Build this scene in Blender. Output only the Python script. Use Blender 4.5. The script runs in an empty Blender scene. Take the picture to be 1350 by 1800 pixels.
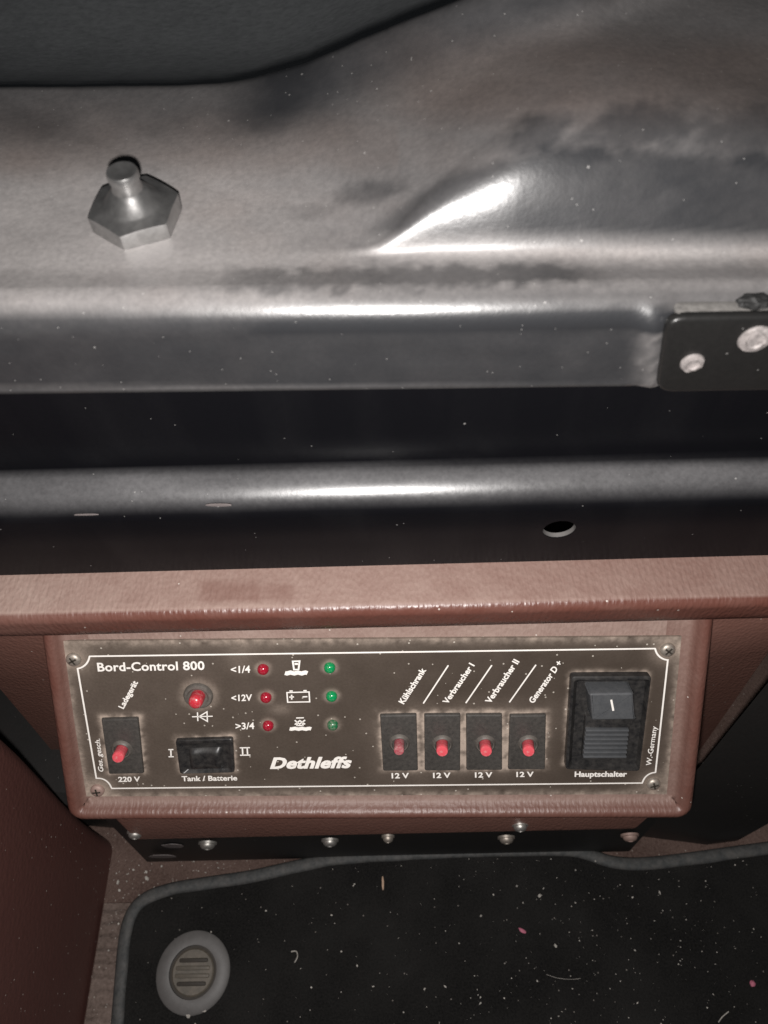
import bpy, bmesh, math, random
from mathutils import Vector, Matrix, noise
R = math.radians
random.seed(7)
S = bpy.context.scene
C = S.collection

# ------------------------------------------------------------------ camera
CAM_H = 0.524                      # lens above the cab floor
PITCH = 33.0                       # optical axis, degrees from straight down
ROLL = -1.0
cd = bpy.data.cameras.new('camera'); cam = bpy.data.objects.new('camera', cd); C.objects.link(cam)
cd.sensor_fit = 'HORIZONTAL'; cd.sensor_width = 36; cd.lens = 36
cd.clip_start = 0.01; cd.clip_end = 20
cam.matrix_world = (Matrix.Translation((0, 0, CAM_H)) @ Matrix.Rotation(R(PITCH), 4, 'X') @ Matrix.Rotation(R(ROLL), 4, 'Z'))
cd.dof.use_dof = True; cd.dof.focus_distance = 0.325; cd.dof.aperture_fstop = 20
S.camera = cam
CM = cam.matrix_world.copy(); CI = CM.inverted(); CO = CM.translation

# ------------------------------------------------------------------ world, flash lamp, exposure
w = bpy.data.worlds.new('World'); S.world = w; w.use_nodes = True
bg = w.node_tree.nodes['Background']; bg.inputs[0].default_value = (0.80, 0.88, 1.0, 1); bg.inputs[1].default_value = 0.012
ld = bpy.data.lights.new('phone_flash', 'POINT'); ld.energy = 7.0; ld.shadow_soft_size = 0.0035; ld.color = (1.0, 0.965, 0.94)
lo = bpy.data.objects.new('phone_flash', ld); C.objects.link(lo)
lo.location = CM @ Vector((-0.004, -0.013, 0.0))          # the phone's flash sits just under its lens
S.view_settings.view_transform = 'Standard'; S.view_settings.look = 'None'
S.view_settings.exposure = 0.0; S.view_settings.gamma = 1.0; S.view_settings.use_curve_mapping = False

# ------------------------------------------------------------------ measuring helpers
def ray(u, v):
    return (CM.to_3x3() @ Vector(((u - 675) / 1350, -(v - 900) / 1350, -1))).copy()
def on_z(u, v, z):
    d = ray(u, v); return CO + d * ((z - CO.z) / d.z)
def on_y(u, v, y):
    d = ray(u, v); return CO + d * ((y - CO.y) / d.y)
def on_x(u, v, x):
    d = ray(u, v); return CO + d * ((x - CO.x) / d.x)
def proj(p):
    q = CI @ Vector(p); return (675 - q.x / q.z * 1350, 900 + q.y / q.z * 1350)
def sm(a, b, x):
    t = max(0.0, min(1.0, (x - a) / (b - a))) if a != b else float(x > a)
    return t * t * (3 - 2 * t)
def interp(pts, x):
    if x <= pts[0][0]: 
        (a, b), (c, d) = pts[0], pts[1]
        return b + (d - b) * (x - a) / (c - a)
    for (a, b), (c, d) in zip(pts, pts[1:]):
        if x <= c: return b + (d - b) * (x - a) / (c - a)
    (a, b), (c, d) = pts[-2], pts[-1]
    return b + (d - b) * (x - a) / (c - a)
def fbm(x, y, z=0.0, o=4):
    s = 0; a = .5
    for i in range(o):
        s += a * noise.noise((x, y, z)); x *= 2.03; y *= 2.03; z += 7.1; a *= .5
    return s

# ------------------------------------------------------------------ materials
class NT:
    def __init__(s, name):
        s.m = bpy.data.materials.new(name); s.m.use_nodes = True; s.t = s.m.node_tree
        s.b = s.t.nodes['Principled BSDF']
        s.co = s.t.nodes.new('ShaderNodeTexCoord')
    def n(s, typ, **k):
        x = s.t.nodes.new(typ)
        for a, b in k.items():
            if a in x.inputs: s.set(x, a, b)
            else: setattr(x, a, b)
        return x
    def set(s, node, inp, val):
        i = node.inputs[inp]
        if hasattr(val, 'is_output'): s.t.links.new(val, i)
        else: i.default_value = val
    def noise(s, scale, detail=4, rough=.55, stretch=None, dist=0):
        x = s.n('ShaderNodeTexNoise'); x.inputs['Scale'].default_value = scale; x.inputs['Detail'].default_value = detail
        x.inputs['Roughness'].default_value = rough; x.inputs['Distortion'].default_value = dist
        s.vec(x, stretch); return x.outputs['Fac']
    def vec(s, x, stretch):
        if stretch:
            mp = s.n('ShaderNodeMapping'); mp.inputs['Scale'].default_value = stretch
            s.t.links.new(s.co.outputs['Object'], mp.inputs['Vector']); s.t.links.new(mp.outputs[0], x.inputs['Vector'])
        else: s.t.links.new(s.co.outputs['Object'], x.inputs['Vector'])
    def vor(s, scale, feature='F1', stretch=None):
        x = s.n('ShaderNodeTexVoronoi'); x.feature = feature; x.inputs['Scale'].default_value = scale; s.vec(x, stretch); return x
    def math(s, op, a, b=0.0, clamp=False):
        x = s.n('ShaderNodeMath'); x.operation = op; x.use_clamp = clamp
        s.set(x, 0, a); s.set(x, 1, b); return x.outputs[0]
    def ramp(s, f, lo, hi, a=0.0, b=1.0):
        x = s.n('ShaderNodeMapRange'); x.clamp = True
        s.set(x, 'Value', f); x.inputs['From Min'].default_value = lo; x.inputs['From Max'].default_value = hi
        x.inputs['To Min'].default_value = a; x.inputs['To Max'].default_value = b; return x.outputs[0]
    def mix(s, f, a, b):
        x = s.n('ShaderNodeMix'); x.data_type = 'RGBA'
        s.set(x, 0, f)
        for i, v in ((6, a), (7, b)):
            if hasattr(v, 'is_output'): s.t.links.new(v, x.inputs[i])
            else: x.inputs[i].default_value = (*v, 1)
        return x.outputs[2]
    def attr(s, name):
        x = s.n('ShaderNodeAttribute'); x.attribute_name = name; return x.outputs['Fac']
    def specks(s, scale, size, keep):
        """sparse round dust specks: 1 on a speck"""
        v = s.vor(scale)
        near = s.math('LESS_THAN', v.outputs['Distance'], size)
        sep = s.n('ShaderNodeSeparateColor'); s.t.links.new(v.outputs['Color'], sep.inputs[0])
        return s.math('MULTIPLY', near, s.math('LESS_THAN', sep.outputs[0], keep))
    def bump(s, h, strength, dist=0.001, prev=None):
        x = s.n('ShaderNodeBump'); x.inputs['Strength'].default_value = strength; x.inputs['Distance'].default_value = dist
        s.set(x, 'Height', h)
        if prev is not None: s.t.links.new(prev, x.inputs['Normal'])
        return x.outputs[0]
    def out(s, **k):
        for a, b in k.items():
            a = a.replace('_', ' ')
            if isinstance(b, tuple) and len(b) == 3: b = (*b, 1)
            s.set(s.b, a, b)
        return s.m

def mat_dusty(name, base, dust, rough, dust_rough=.85, amount=.3, scale=60, attr=None, spec=.5, speck=.35, warm=None, coat=0, bumpy=.1, speck_scale=230, contrast=.5, spec_dust=None):
    k = NT(name)
    n1 = k.noise(scale, 5, .6); n2 = k.noise(scale * 9, 3, .7)
    a = k.attr(attr) if attr else amount
    g = k.math('ADD', k.math('MULTIPLY', k.math('SUBTRACT', n1, .5), contrast * 1.3), k.math('MULTIPLY', k.math('SUBTRACT', n2, .5), contrast * 2.8))
    f = k.math('MULTIPLY', a, k.math('ADD', g, 1.0), True)
    dcol = dust
    if warm: dcol = k.mix(k.attr('warm'), dust, warm)
    col = k.mix(f, base, dcol)
    sp = k.math('MAXIMUM', k.specks(speck_scale, .09, speck * .22), k.specks(speck_scale * 2.6, .13, speck * .35))
    col = k.mix(k.math('MULTIPLY', sp, .45), col, (.34, .33, .32))
    rg = k.ramp(f, 0, 1, rough, dust_rough)
    h = k.bump(k.math('ADD', n2, k.math('MULTIPLY', sp, .6)), bumpy, .0006)
    if spec_dust is not None: spec = k.ramp(f, 0, .3, spec, spec_dust)
    return k.out(Base_Color=col, Roughness=rg, Normal=h, Specular_IOR_Level=spec, Coat_Weight=coat)

M = {}
M['pan'] = mat_dusty('dusty_black_enamel', (.014, .015, .017), (.345, .324, .316), .30, dust_rough=.60, attr='dust', spec=.7, warm=(.31, .255, .23), speck=.22, bumpy=.10, contrast=.26, speck_scale=260)
M['tray'] = mat_dusty('grey_black_enamel', (.02, .022, .024), (.25, .262, .27), .40, dust_rough=.5, amount=.85, speck=.2, contrast=.35, scale=25)
M['beam'] = mat_dusty('black_beam_enamel', (.0035, .0035, .0045), (.20, .196, .20), .24, dust_rough=.52, attr='dust', speck=.06, bumpy=.05, contrast=.30, spec=.05, spec_dust=.7)
M['bracket'] = mat_dusty('black_bracket_enamel', (.006, .006, .006), (.2, .19, .18), .35, attr='dust', speck=.15, contrast=.5)
M['plinth'] = mat_dusty('black_plinth', (.008, .008, .008), (.1, .08, .07), .5, amount=.06, speck=.12)
M['void'] = mat_dusty('black_recess', (.006, .006, .006), (.03, .03, .03), .7, amount=.03, speck=.05)

def mat_brown(name, base, dust, attr=None, amount=.25, grain=True, rough=.34, speck=.08):
    k = NT(name)
    n1 = k.noise(55, 5, .6); n2 = k.noise(700, 3, .7)
    a = k.attr(attr) if attr else amount
    g = k.math('ADD', k.math('MULTIPLY', k.math('SUBTRACT', n1, .5), .8), k.math('MULTIPLY', k.math('SUBTRACT', n2, .5), .7))
    f = k.math('MULTIPLY', a, k.math('ADD', g, 1.0), True)
    col = k.mix(f, base, dust)
    sp = k.specks(260, .1, speck)
    col = k.mix(k.math('MULTIPLY', sp, .7), col, (.6, .55, .5))
    wv = k.n('ShaderNodeTexWave'); wv.bands_direction = 'X'; wv.inputs['Scale'].default_value = 125; wv.inputs['Distortion'].default_value = 4.5
    wv.inputs['Detail'].default_value = 2; wv.inputs['Detail Scale'].default_value = 6; k.vec(wv, (1, .25, .25))
    vr = k.vor(620, stretch=(1, .6, .6))
    h = k.bump(wv.outputs['Fac'], .12 if grain else .03, .0006)
    h = k.bump(vr.outputs['Distance'], .35, .0005, h)
    h = k.bump(n2, .2, .0004, h)
    return k.out(Base_Color=col, Roughness=k.ramp(f, 0, 1, rough, .8), Normal=h, Specular_IOR_Level=.5)
M['brown'] = mat_brown('brown_grained_plastic', (.104, .037, .027), (.30, .218, .186), attr='dust')
M['brown_plain'] = mat_brown('brown_plastic_wall', (.17, .072, .055), (.34, .23, .19), amount=.16, grain=False)
M['maroon'] = mat_brown('maroon_plastic', (.082, .030, .025), (.20, .13, .11), amount=.07, grain=False, rough=.5, speck=.08)

def mat_face():
    k = NT('dusty_face_plate')
    n1 = k.noise(70, 5, .6); n2 = k.noise(900, 3, .7); n3 = k.noise(22, 3, .5)
    g = k.math('ADD', k.math('MULTIPLY', k.math('SUBTRACT', n1, .5), .9), k.math('MULTIPLY', k.math('SUBTRACT', n2, .5), 1.0))
    f = k.math('MULTIPLY', k.attr('dust'), k.math('ADD', g, 1.0), True)
    col = k.mix(f, k.mix(k.ramp(n3, .35, .65), (.036, .0265, .020), (.044, .033, .026)), (.38, .305, .25))
    sp = k.specks(330, .13, .3)
    col = k.mix(k.math('MULTIPLY', sp, .6), col, (.6, .55, .48))
    return k.out(Base_Color=col, Roughness=k.ramp(f, 0, .6, .42, .85), Normal=k.bump(n2, .12, .0004), Specular_IOR_Level=.4)
M['face'] = mat_face()

def mat_simple(name, col, rough=.5, metal=0, spec=.5, nscale=400, namt=.12, bumpy=.08, dust=None, damt=.2):
    k = NT(name)
    n1 = k.noise(nscale, 4, .6)
    c = k.mix(k.ramp(n1, .3, .7), tuple(x * (1 - namt) for x in col), tuple(min(1, x * (1 + namt)) for x in col))
    if dust:
        d = k.noise(nscale * .35, 5, .7)
        c = k.mix(k.ramp(d, .45 - damt, 1.0 - damt * .5, 0, .5), c, dust)
    return k.out(Base_Color=c, Roughness=rough, Metallic=metal, Specular_IOR_Level=spec, Normal=k.bump(n1, bumpy, .0004))
M['print'] = mat_simple('white_screen_print', (.86, .82, .77), .6, namt=.06)
M['switch'] = mat_simple('black_switch_plastic', (.010, .010, .011), .38, dust=(.12, .11, .10), damt=.12, nscale=900)
M['switchblue'] = mat_simple('charcoal_rocker_plastic', (.060, .063, .068), .42, dust=(.12, .12, .12), damt=.2, nscale=900)
M['breaker'] = mat_simple('dusty_breaker_plastic', (.032, .030, .028), .5, dust=(.15, .135, .12), damt=.22, nscale=1600, namt=.06)
M['collar'] = mat_simple('collar_plastic', (.030, .027, .025), .5, dust=(.30, .265, .23), damt=.30, nscale=900)
def mat_button(name, col, rough=.35, dustamt=.05):
    k = NT(name); n = k.noise(900, 3)
    return k.out(Base_Color=k.mix(k.ramp(n, .55 - dustamt, .8, 0, .6), col, (.5, .36, .33)), Roughness=rough)
M['red'] = mat_button('red_button', (.60, .075, .095))
M['red_worn'] = mat_button('worn_red_button', (.34, .05, .07), .5, .22)
M['red_deep'] = mat_button('deep_red_button', (.48, .03, .045), .25)
M['led_red'] = mat_button('red_lens', (.30, .010, .025), .14, 0)
M['led_green'] = mat_button('green_lens', (.004, .24, .075), .14, 0)
M['led_green_dark'] = mat_button('dusty_green_lens', (.010, .13, .05), .28, .1)
M['screw'] = mat_simple('dull_screw_steel', (.42, .38, .33), .5, .7, dust=(.34, .27, .23), damt=.22, nscale=800, namt=.3)
M['screw_brown'] = mat_simple('brown_dusted_screw', (.26, .17, .145), .6, .2, dust=(.38, .29, .25), damt=.3, nscale=800)
M['screw_bright'] = mat_simple('bright_screw_zinc', (.46, .44, .41), .45, .8, nscale=900, namt=.3, bumpy=.3)
M['nut'] = mat_simple('zinc_nut', (.36, .355, .35), .31, .9, .8, nscale=260, namt=.25, bumpy=.15, dust=(.24, .235, .23), damt=-.12)
M['edge_steel'] = mat_simple('bare_steel_edge', (.15, .142, .138), .55, .3)
M['rivet'] = mat_simple('dull_aluminium', (.22, .20, .195), .6, .1, nscale=500, namt=.45, bumpy=.6, dust=(.10, .08, .07), damt=.06)
M['rubber'] = mat_simple('grey_rubber_binding', (.042, .044, .044), .75, nscale=500, namt=.3, bumpy=.35, dust=(.20, .18, .165), damt=.05)
M['ring'] = mat_simple('grey_plastic_ring', (.102, .097, .094), .55, nscale=300, namt=.1)
M['knob'] = mat_simple('olive_dusty_knob', (.078, .069, .054), .6, nscale=500, namt=.2, dust=(.24, .19, .15), damt=.12)
M['groove'] = mat_simple('dark_groove', (.03, .024, .018), .7)
M['lint'] = mat_simple('pale_lint', (.38, .355, .32), .8, namt=.35, nscale=120)
M['pink'] = mat_simple('pink_crumb', (.45, .13, .19), .7)
M['straw'] = mat_simple('tan_straw', (.50, .34, .24), .7)
M['chip'] = mat_simple('pale_chip', (.15, .13, .128), .6)
def mat_carpet(name, a, b, scale, bumpy, rib=False, speck=.2):
    k = NT(name)
    n1 = k.noise(scale, 4, .75); n2 = k.noise(18, 4, .6)
    c = k.mix(k.ramp(n1, .35, .7), a, b)
    c = k.mix(k.ramp(n2, .4, .75, 0, .45), c, tuple(x * 1.7 for x in b))
    sp = k.specks(420, .16, speck)
    c = k.mix(k.math('MULTIPLY', sp, .55), c, (.42, .38, .34))
    h = k.bump(n1, bumpy, .0015)
    if rib:
        wv = k.n('ShaderNodeTexWave'); wv.bands_direction = 'Y'; wv.inputs['Scale'].default_value = 46; wv.inputs['Distortion'].default_value = 2; k.vec(wv, None)
        h = k.bump(wv.outputs['Fac'], .7, .0015, h)
    return k.out(Base_Color=c, Roughness=.95, Normal=h, Specular_IOR_Level=.1)
M['mat'] = mat_carpet('black_mat_pile', (.007, .007, .007), (.023, .022, .021), 900, .9, speck=.05)
M['floor'] = mat_carpet('brown_floor_carpet', (.065, .040, .033), (.135, .094, .08), 600, .8, speck=.25)
M['strip'] = mat_carpet('ribbed_brown_carpet', (.09, .066, .056), (.18, .138, .12), 500, .6, rib=True, speck=.12)

# ------------------------------------------------------------------ object helpers
def tag(o, label=None, cat=None, group=None, kind=None):
    if label: o['label'] = label
    if cat: o['category'] = cat
    if group: o['group'] = group
    if kind: o['kind'] = kind
    return o
def thing(name, label, cat, mw=None, group=None):
    o = bpy.data.objects.new(name, None); C.objects.link(o); o.empty_display_size = .01
    if mw is not None: o.matrix_world = mw
    return tag(o, label, cat, group)
def obj(name, me, parent=None, mat=None):
    o = bpy.data.objects.new(name, me); C.objects.link(o)
    if parent is not None: o.parent = parent
    if mat is not None and not me.materials: me.materials.append(M[mat])
    return o
def mesh(verts, faces, name='m', smooth=False, auto=None, fix=True, attrs=None):
    me = bpy.data.meshes.new(name)
    me.from_pydata([tuple(v) for v in verts], [], faces)
    if attrs:
        for an, vals in attrs.items():
            at = me.attributes.new(an, 'FLOAT', 'POINT'); at.data.foreach_set('value', vals)
    if fix:
        bm = bmesh.new(); bm.from_mesh(me); bmesh.ops.recalc_face_normals(bm, faces=bm.faces); bm.to_mesh(me); bm.free()
    if smooth or auto: me.polygons.foreach_set('use_smooth', [True] * len(me.polygons))
    if auto: me.set_sharp_from_angle(angle=R(auto))
    me.update(); return me
def grid(rows, wrap=False):
    """rows: list of equal-length point lists -> verts, faces"""
    v = [p for r in rows for p in r]; n = len(rows[0]); f = []
    for i in range(len(rows) - 1):
        for j in range(n if wrap else n - 1):
            a = i * n + j; b = i * n + (j + 1) % n
            f.append((a, b, b + n, a + n))
    return v, f
def lathe(prof, n=32, name='m', auto=40, cap=True, ctr=(0, 0, 0), squash=None):
    """prof: (r,z) from outer/bottom to centre/top, round local Z"""
    rows = [[(ctr[0] + r * math.cos(2 * math.pi * j / n), ctr[1] + r * math.sin(2 * math.pi * j / n), ctr[2] + z) for j in range(n)] for r, z in prof]
    v, f = grid(rows, True)
    if cap:
        f.append(tuple(range(n))[::-1]); k = (len(prof) - 1) * n; f.append(tuple(range(k, k + n)))
    return mesh(v, f, name, auto=auto)
def prism(outline, z0, z1, bev=0, name='m', seg=2, auto=35):
    """outline: (x,y) polygon in local XY, extruded z0..z1, edges bevelled"""
    bm = bmesh.new()
    vs = [bm.verts.new((x, y, z0)) for x, y in outline]
    bm.faces.new(vs)
    r = bmesh.ops.extrude_face_region(bm, geom=bm.faces[:])
    for e in r['geom']:
        if isinstance(e, bmesh.types.BMVert): e.co.z = z1
    bmesh.ops.recalc_face_normals(bm, faces=bm.faces)
    if bev: bmesh.ops.bevel(bm, geom=bm.edges[:], offset=bev, segments=seg, affect='EDGES', profile=.5)
    me = bpy.data.meshes.new(name); bm.to_mesh(me); bm.free()
    me.polygons.foreach_set('use_smooth', [True] * len(me.polygons)); me.set_sharp_from_angle(angle=R(auto))
    return me
def xform(me, mw):
    me.transform(mw); me.update(); return me
def round_rect(pts, r, n=5):
    """round the corners of a convex polygon"""
    out = []
    k = len(pts)
    for i in range(k):
        p0, p, p1 = Vector(pts[i - 1]), Vector(pts[i]), Vector(pts[(i + 1) % k])
        a = (p0 - p).normalized(); b = (p1 - p).normalized()
        for j in range(n + 1):
            t = j / n
            q0 = p + a * r * (1 - t); q1 = p + b * r * t
            out.append(tuple(q0.lerp(q1, t)))
    return out

# ------------------------------------------------------------------ setting: floor, black backing for the dark recess behind
PAN_Z = CAM_H - 0.1366
def sheet(name, x0, x1, y0, y1, z, mat, nx=2, ny=2):
    rows = [[(x0 + (x1 - x0) * i / (nx - 1), y0 + (y1 - y0) * j / (ny - 1), z) for i in range(nx)] for j in range(ny)]
    v, f = grid(rows); return obj(name, mesh(v, f, name), None, mat)
tag(sheet('floor', -.9, .9, -.7, .75, 0, 'floor', 10, 10), kind='structure')
v, f = grid([[(-.9, .42, 0), (.9, .42, 0)], [(-.9, .42, .29), (.9, .42, .29)]])
tag(obj('dark_backing', mesh(v, f), None, 'void'), kind='structure')  # added black sheet, stands for the unlit depth behind the console

# ------------------------------------------------------------------ seat pan (pressed steel sheet)
pan = thing('seat_pan', 'dusty black pressed steel seat pan with a raised hump and rolled front edge', 'seat pan', Matrix.Translation((0, .15, PAN_Z - .03)))
PO = Vector((0, .15, PAN_Z - .03))
def pxy(u, v, h=0): 
    p = on_z(u, v, PAN_Z + h); return (p.x, p.y)
open_edge = sorted(pxy(u, v) for u, v in ((-160, 153), (0, 153), (120, 153), (260, 151), (380, 147), (450, 136), (520, 117), (600, 85), (690, 48), (800, 4), (900, -36), (1010, -78), (1200, -140)))
def smooth_poly(pts, x, wdt=.008):
    return sum(interp(pts, x + d * wdt) * k for d, k in ((-1, .25), (0, .5), (1, .25)))
foot = sorted(pxy(u, v) for u, v in ((560, 452), (650, 449), (760, 445), (900, 446), (1050, 445), (1350, 437), (1500, 432)))
def streak_pt(u, v, k):
    """(x, height) of the hump so that the bend that faces the camera passes through this sight line; k = roll depth / height"""
    lo_, hi_ = 0.0, .04
    for _ in range(40):
        h = (lo_ + hi_) / 2; p = on_z(u, v, PAN_Z + h)
        if h < 2.06 / k * (p.y - interp(foot, p.x)): lo_ = h
        else: hi_ = h
    p = on_z(u, v, PAN_Z + lo_); return (p.x, lo_ / .786)
hump = sorted([streak_pt(u, v, 1.0) for u, v in ((668, 440), (690, 424), (715, 406), (760, 376), (820, 346), (880, 318), (960, 284), (1050, 270), (1200, 270), (1350, 280), (1500, 290))])
hump = [(-.5, 0.), (-.2, 0.), (hump[0][0] - .012, 0.)] + hump + [(.3, hump[-1][1]), (.5, hump[-1][1])]
xk0 = on_z(840, 330, PAN_Z).x; xk1 = on_z(1080, 290, PAN_Z).x
YAW_PAN = -.006
def yfront(x): return .150 + YAW_PAN * x
def pan_h(x, y):
    yo = smooth_poly(open_edge, x)
    yf = interp(foot, x)
    A0 = max(0, smooth_poly(hump, x, .004)); k = 1.0 + .35 * sm(xk0, xk1, x)
    span = max(.003, A0 * k)
    back = max(0, y - yf - span)
    wv_ = .004 + .8 * back; xa = x + .30 * back
    A = max(0, (smooth_poly(hump, xa, wv_) + smooth_poly(hump, xa - .4 * wv_, wv_) + smooth_poly(hump, xa + .4 * wv_, wv_)) / 3)
    t = (y - yf) / span; t = (t + math.sqrt(t * t + .0036)) / 2 - .03 * 0
    h = A * (1 - (1 - min(1, t)) ** 3.2)
    # the bead round the opening
    d = yo - y
    ba = .014 * sm(-.05, .07, x)
    h += ba * math.exp(-(max(d - .005, 0) / .012) ** 2)
    # low swelling of the sheet
    h += .0012 * math.sin(x * 31 + 1) * sm(.16, .2, y) + .0004 * fbm(x * 40, y * 40)
    h += .0018 * sm(.016, .0, y - .154)          # the front edge stands a little proud
    if d < .006:
        q = (0.006 - d) / .006
        h -= .0022 * q * q
    return h
edge_px = ((-160, 153), (0, 153), (120, 153), (260, 151), (380, 147), (450, 136), (520, 117), (600, 85), (690, 48), (800, 4), (900, -36), (1010, -78), (1200, -140))
for _ in range(6):
    new = []
    for (u, v), (x, y) in zip(edge_px, open_edge):
        p = on_z(u, v, PAN_Z + pan_h(x, y)); new.append((p.x, p.y))
    open_edge[:] = sorted(new)
def pan_dust(u, v, x, y):
    n = fbm(u / 130, v / 70, 3); n2 = fbm(u / 28, v / 22, 9)
    d = .27 - .07 * sm(700, 1000, u)
    d += (.36 - .14 * sm(470, 535, v)) * sm(720, 330, u) * sm(215, 350, v) + .20 * sm(430, 452, v) * sm(520, 495, v) * sm(350, 700, u)
    d -= .08 * sm(255, 190, v + .10 * max(0, 430 - u) * 0 + n * 60) * sm(650, 420, u)
    band = interp(((0, 150), (430, 145), (800, 0), (1400, -240)), u)     # grey strip along the opening
    d -= .20 * sm(band + 150, band + 60, v) * sm(340, 520, u)
    d += .05 * sm(620, 900, u) * sm(220, 120, v)
    # rubbed clean patches on the hump
    def blob(cx, cy, rx, ry, k, rot=0.0):
        c, s_ = math.cos(rot), math.sin(rot)
        a = ((u - cx) * c + (v - cy) * s_) / rx; b = (-(u - cx) * s_ + (v - cy) * c) / ry
        r = math.sqrt(a * a + b * b) + n2 * .6 + n * .5
        return k * sm(1.5, .5, r)
    d -= max(blob(950, 232, 62, 34, .13, -.45), blob(1130, 226, 130, 40, .12, -.12), blob(1340, 232, 150, 46, .11), blob(645, 338, 62, 20, .15, -.2), blob(545, 372, 42, 14, .10))
    # the hump's front face is wiped and glossy
    slope = sm(424, 398, v) * sm(interp(((640, 430), (790, 330), (960, 285), (1350, 300)), u) - 40, interp(((640, 430), (790, 330), (960, 285), (1350, 300)), u) - 8, v) * sm(560, 720, u)
    d -= .16 * slope
    d += .22 * math.exp(-((v - 441) / 13) ** 2) * sm(620, 700, u)
    d += .12 * sm(425, 450, v) * sm(480, 462, v) * sm(950, 1150, u)
    # scuffed dark band near the front edge
    bc = 497 - 14 * sm(300, 900, u) + 10 * n
    d -= (.20 * sm(330, 440, u) * sm(1120, 980, u) + .06) * sm(26, 8, abs(v - bc) + n2 * 26)
    d -= .42 * sm(530, 566, v + n2 * 8)
    return max(.02, min(.95, d + .045 * n + .03 * n2))
def pan_warm(u, v):
    n = fbm(u / 160, v / 80, 21)
    a = sm(150, 230, v) * sm(330, 270, v) * .55
    b = sm(560, 760, u) * sm(270, 170, v) * sm(20, 110, v) * .95
    return max(0, min(1, max(a * (1 if u < 700 else .4), b) + n * .5))
NX = 260; NYP = 150
X0, X1 = -.22, .22
rows = []; dus = []; war = []
xs = [X0 + (X1 - X0) * i / NX for i in range(NX + 1)]
# flange + rolled edge rows first (bottom to top), then sheet rows, then the drop into the opening
RAD = .0085
bp0 = on_y(1150, 545, .150); bp1 = on_y(1140, 672, .150)
def flange_pt(x, k, s):
    """k: 0 hem bottom .. ; returns y,z"""
    return
def add_row(fn, dfn):
    r = []
    for x in xs:
        y, z = fn(x)
        r.append(Vector((x, y, z)))
        u, v = proj((x, y, z)); dus.append(dfn(x, y, u, v)); war.append(pan_warm(u, v))
    rows.append(r)
def fl_d(x, y, u, v):
    n = fbm(u / 90, v / 60, 5)
    return max(0.02, .035 + .03 * n + .10 * sm(660, 600, v) * 0 + .30 * math.exp(-((u - 1145) / 24) ** 2) * (.6 + 1.2 * fbm(u / 9, v / 60, 2)) + .12 * sm(700, 676, v) * sm(672, 684, v))
def bead(x, z):
    tt = (x - bp0.x - (bp1.x - bp0.x) * (z - bp0.z) / (bp1.z - bp0.z)) / .0036
    return .0022 * math.exp(-tt * tt) * sm(PAN_Z - .0005, PAN_Z - .008, z)
topz = lambda x: PAN_Z + pan_h(x, yfront(x) + RAD)
zb = PAN_Z - .0295
add_row(lambda x: (yfront(x) + .004, zb + .003), fl_d)
add_row(lambda x: (yfront(x) + .0015, zb), fl_d)
add_row(lambda x: (yfront(x) - .0004, zb + .0004), fl_d)
for i in range(12):
    zz = lambda x, i=i: zb + .0015 + (topz(x) - RAD - zb - .0015) * i / 12
    add_row(lambda x: (yfront(x) - bead(x, zz(x)) + .0004 * fbm(x * 30, i * .2), zz(x)), fl_d)
for i in range(9):
    a = math.pi / 2 * i / 9
    add_row(lambda x: (yfront(x) + RAD * (1 - math.cos(a)) - bead(x, topz(x) - RAD) * (1 - i / 9), topz(x) - RAD * (1 - math.sin(a))), lambda x, y, u, v: pan_dust(u, v, x, y) * (1 - .35 * (1 - i / 9)))
for j in range(NYP + 1):
    t = j / NYP
    def fn(x):
        y0 = yfront(x) + RAD; y1 = smooth_poly(open_edge, x); y = y0 + (y1 - y0) * (t if t < .9 else t)
        return y, PAN_Z + pan_h(x, y)
    add_row(fn, lambda x, y, u, v: pan_dust(u, v, x, y))
last = rows[-1]
DIP = ((.002, -.0009), (.006, -.0031))
for dy, dz in DIP:
    r = []
    for p in last:
        q = Vector((p.x, p.y + dy, p.z + dz)); r.append(q); dus.append(.16); war.append(0)
    rows.append(r)
lip_row = rows[-1]
v, f = grid(rows)
me = mesh([p - PO for p in v], f, 'pan_sheet', smooth=True, attrs={'dust': dus, 'warm': war})
obj('pan_sheet', me, pan, 'pan')

# sheet seen down through the opening
tr = []
for dy, dz in ((-.004, -.0005), (0, -.0008), (.010, -.0050), (.030, -.0142), (.055, -.0250), (.080, -.0342), (.105, -.0417), (.13, -.0475), (.16, -.0525), (.20, -.0565), (.26, -.0585), (.36, -.0565)):
    tr.append([Vector((p.x, p.y + dy, p.z + dz)) for p in lip_row[::4]])
v, f = grid(tr)
tag(obj('inner_tray', mesh(v, f, smooth=True), None, 'tray'), 'smooth dark grey metal tray seen through the curved opening behind the pan', 'tray')

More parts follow.
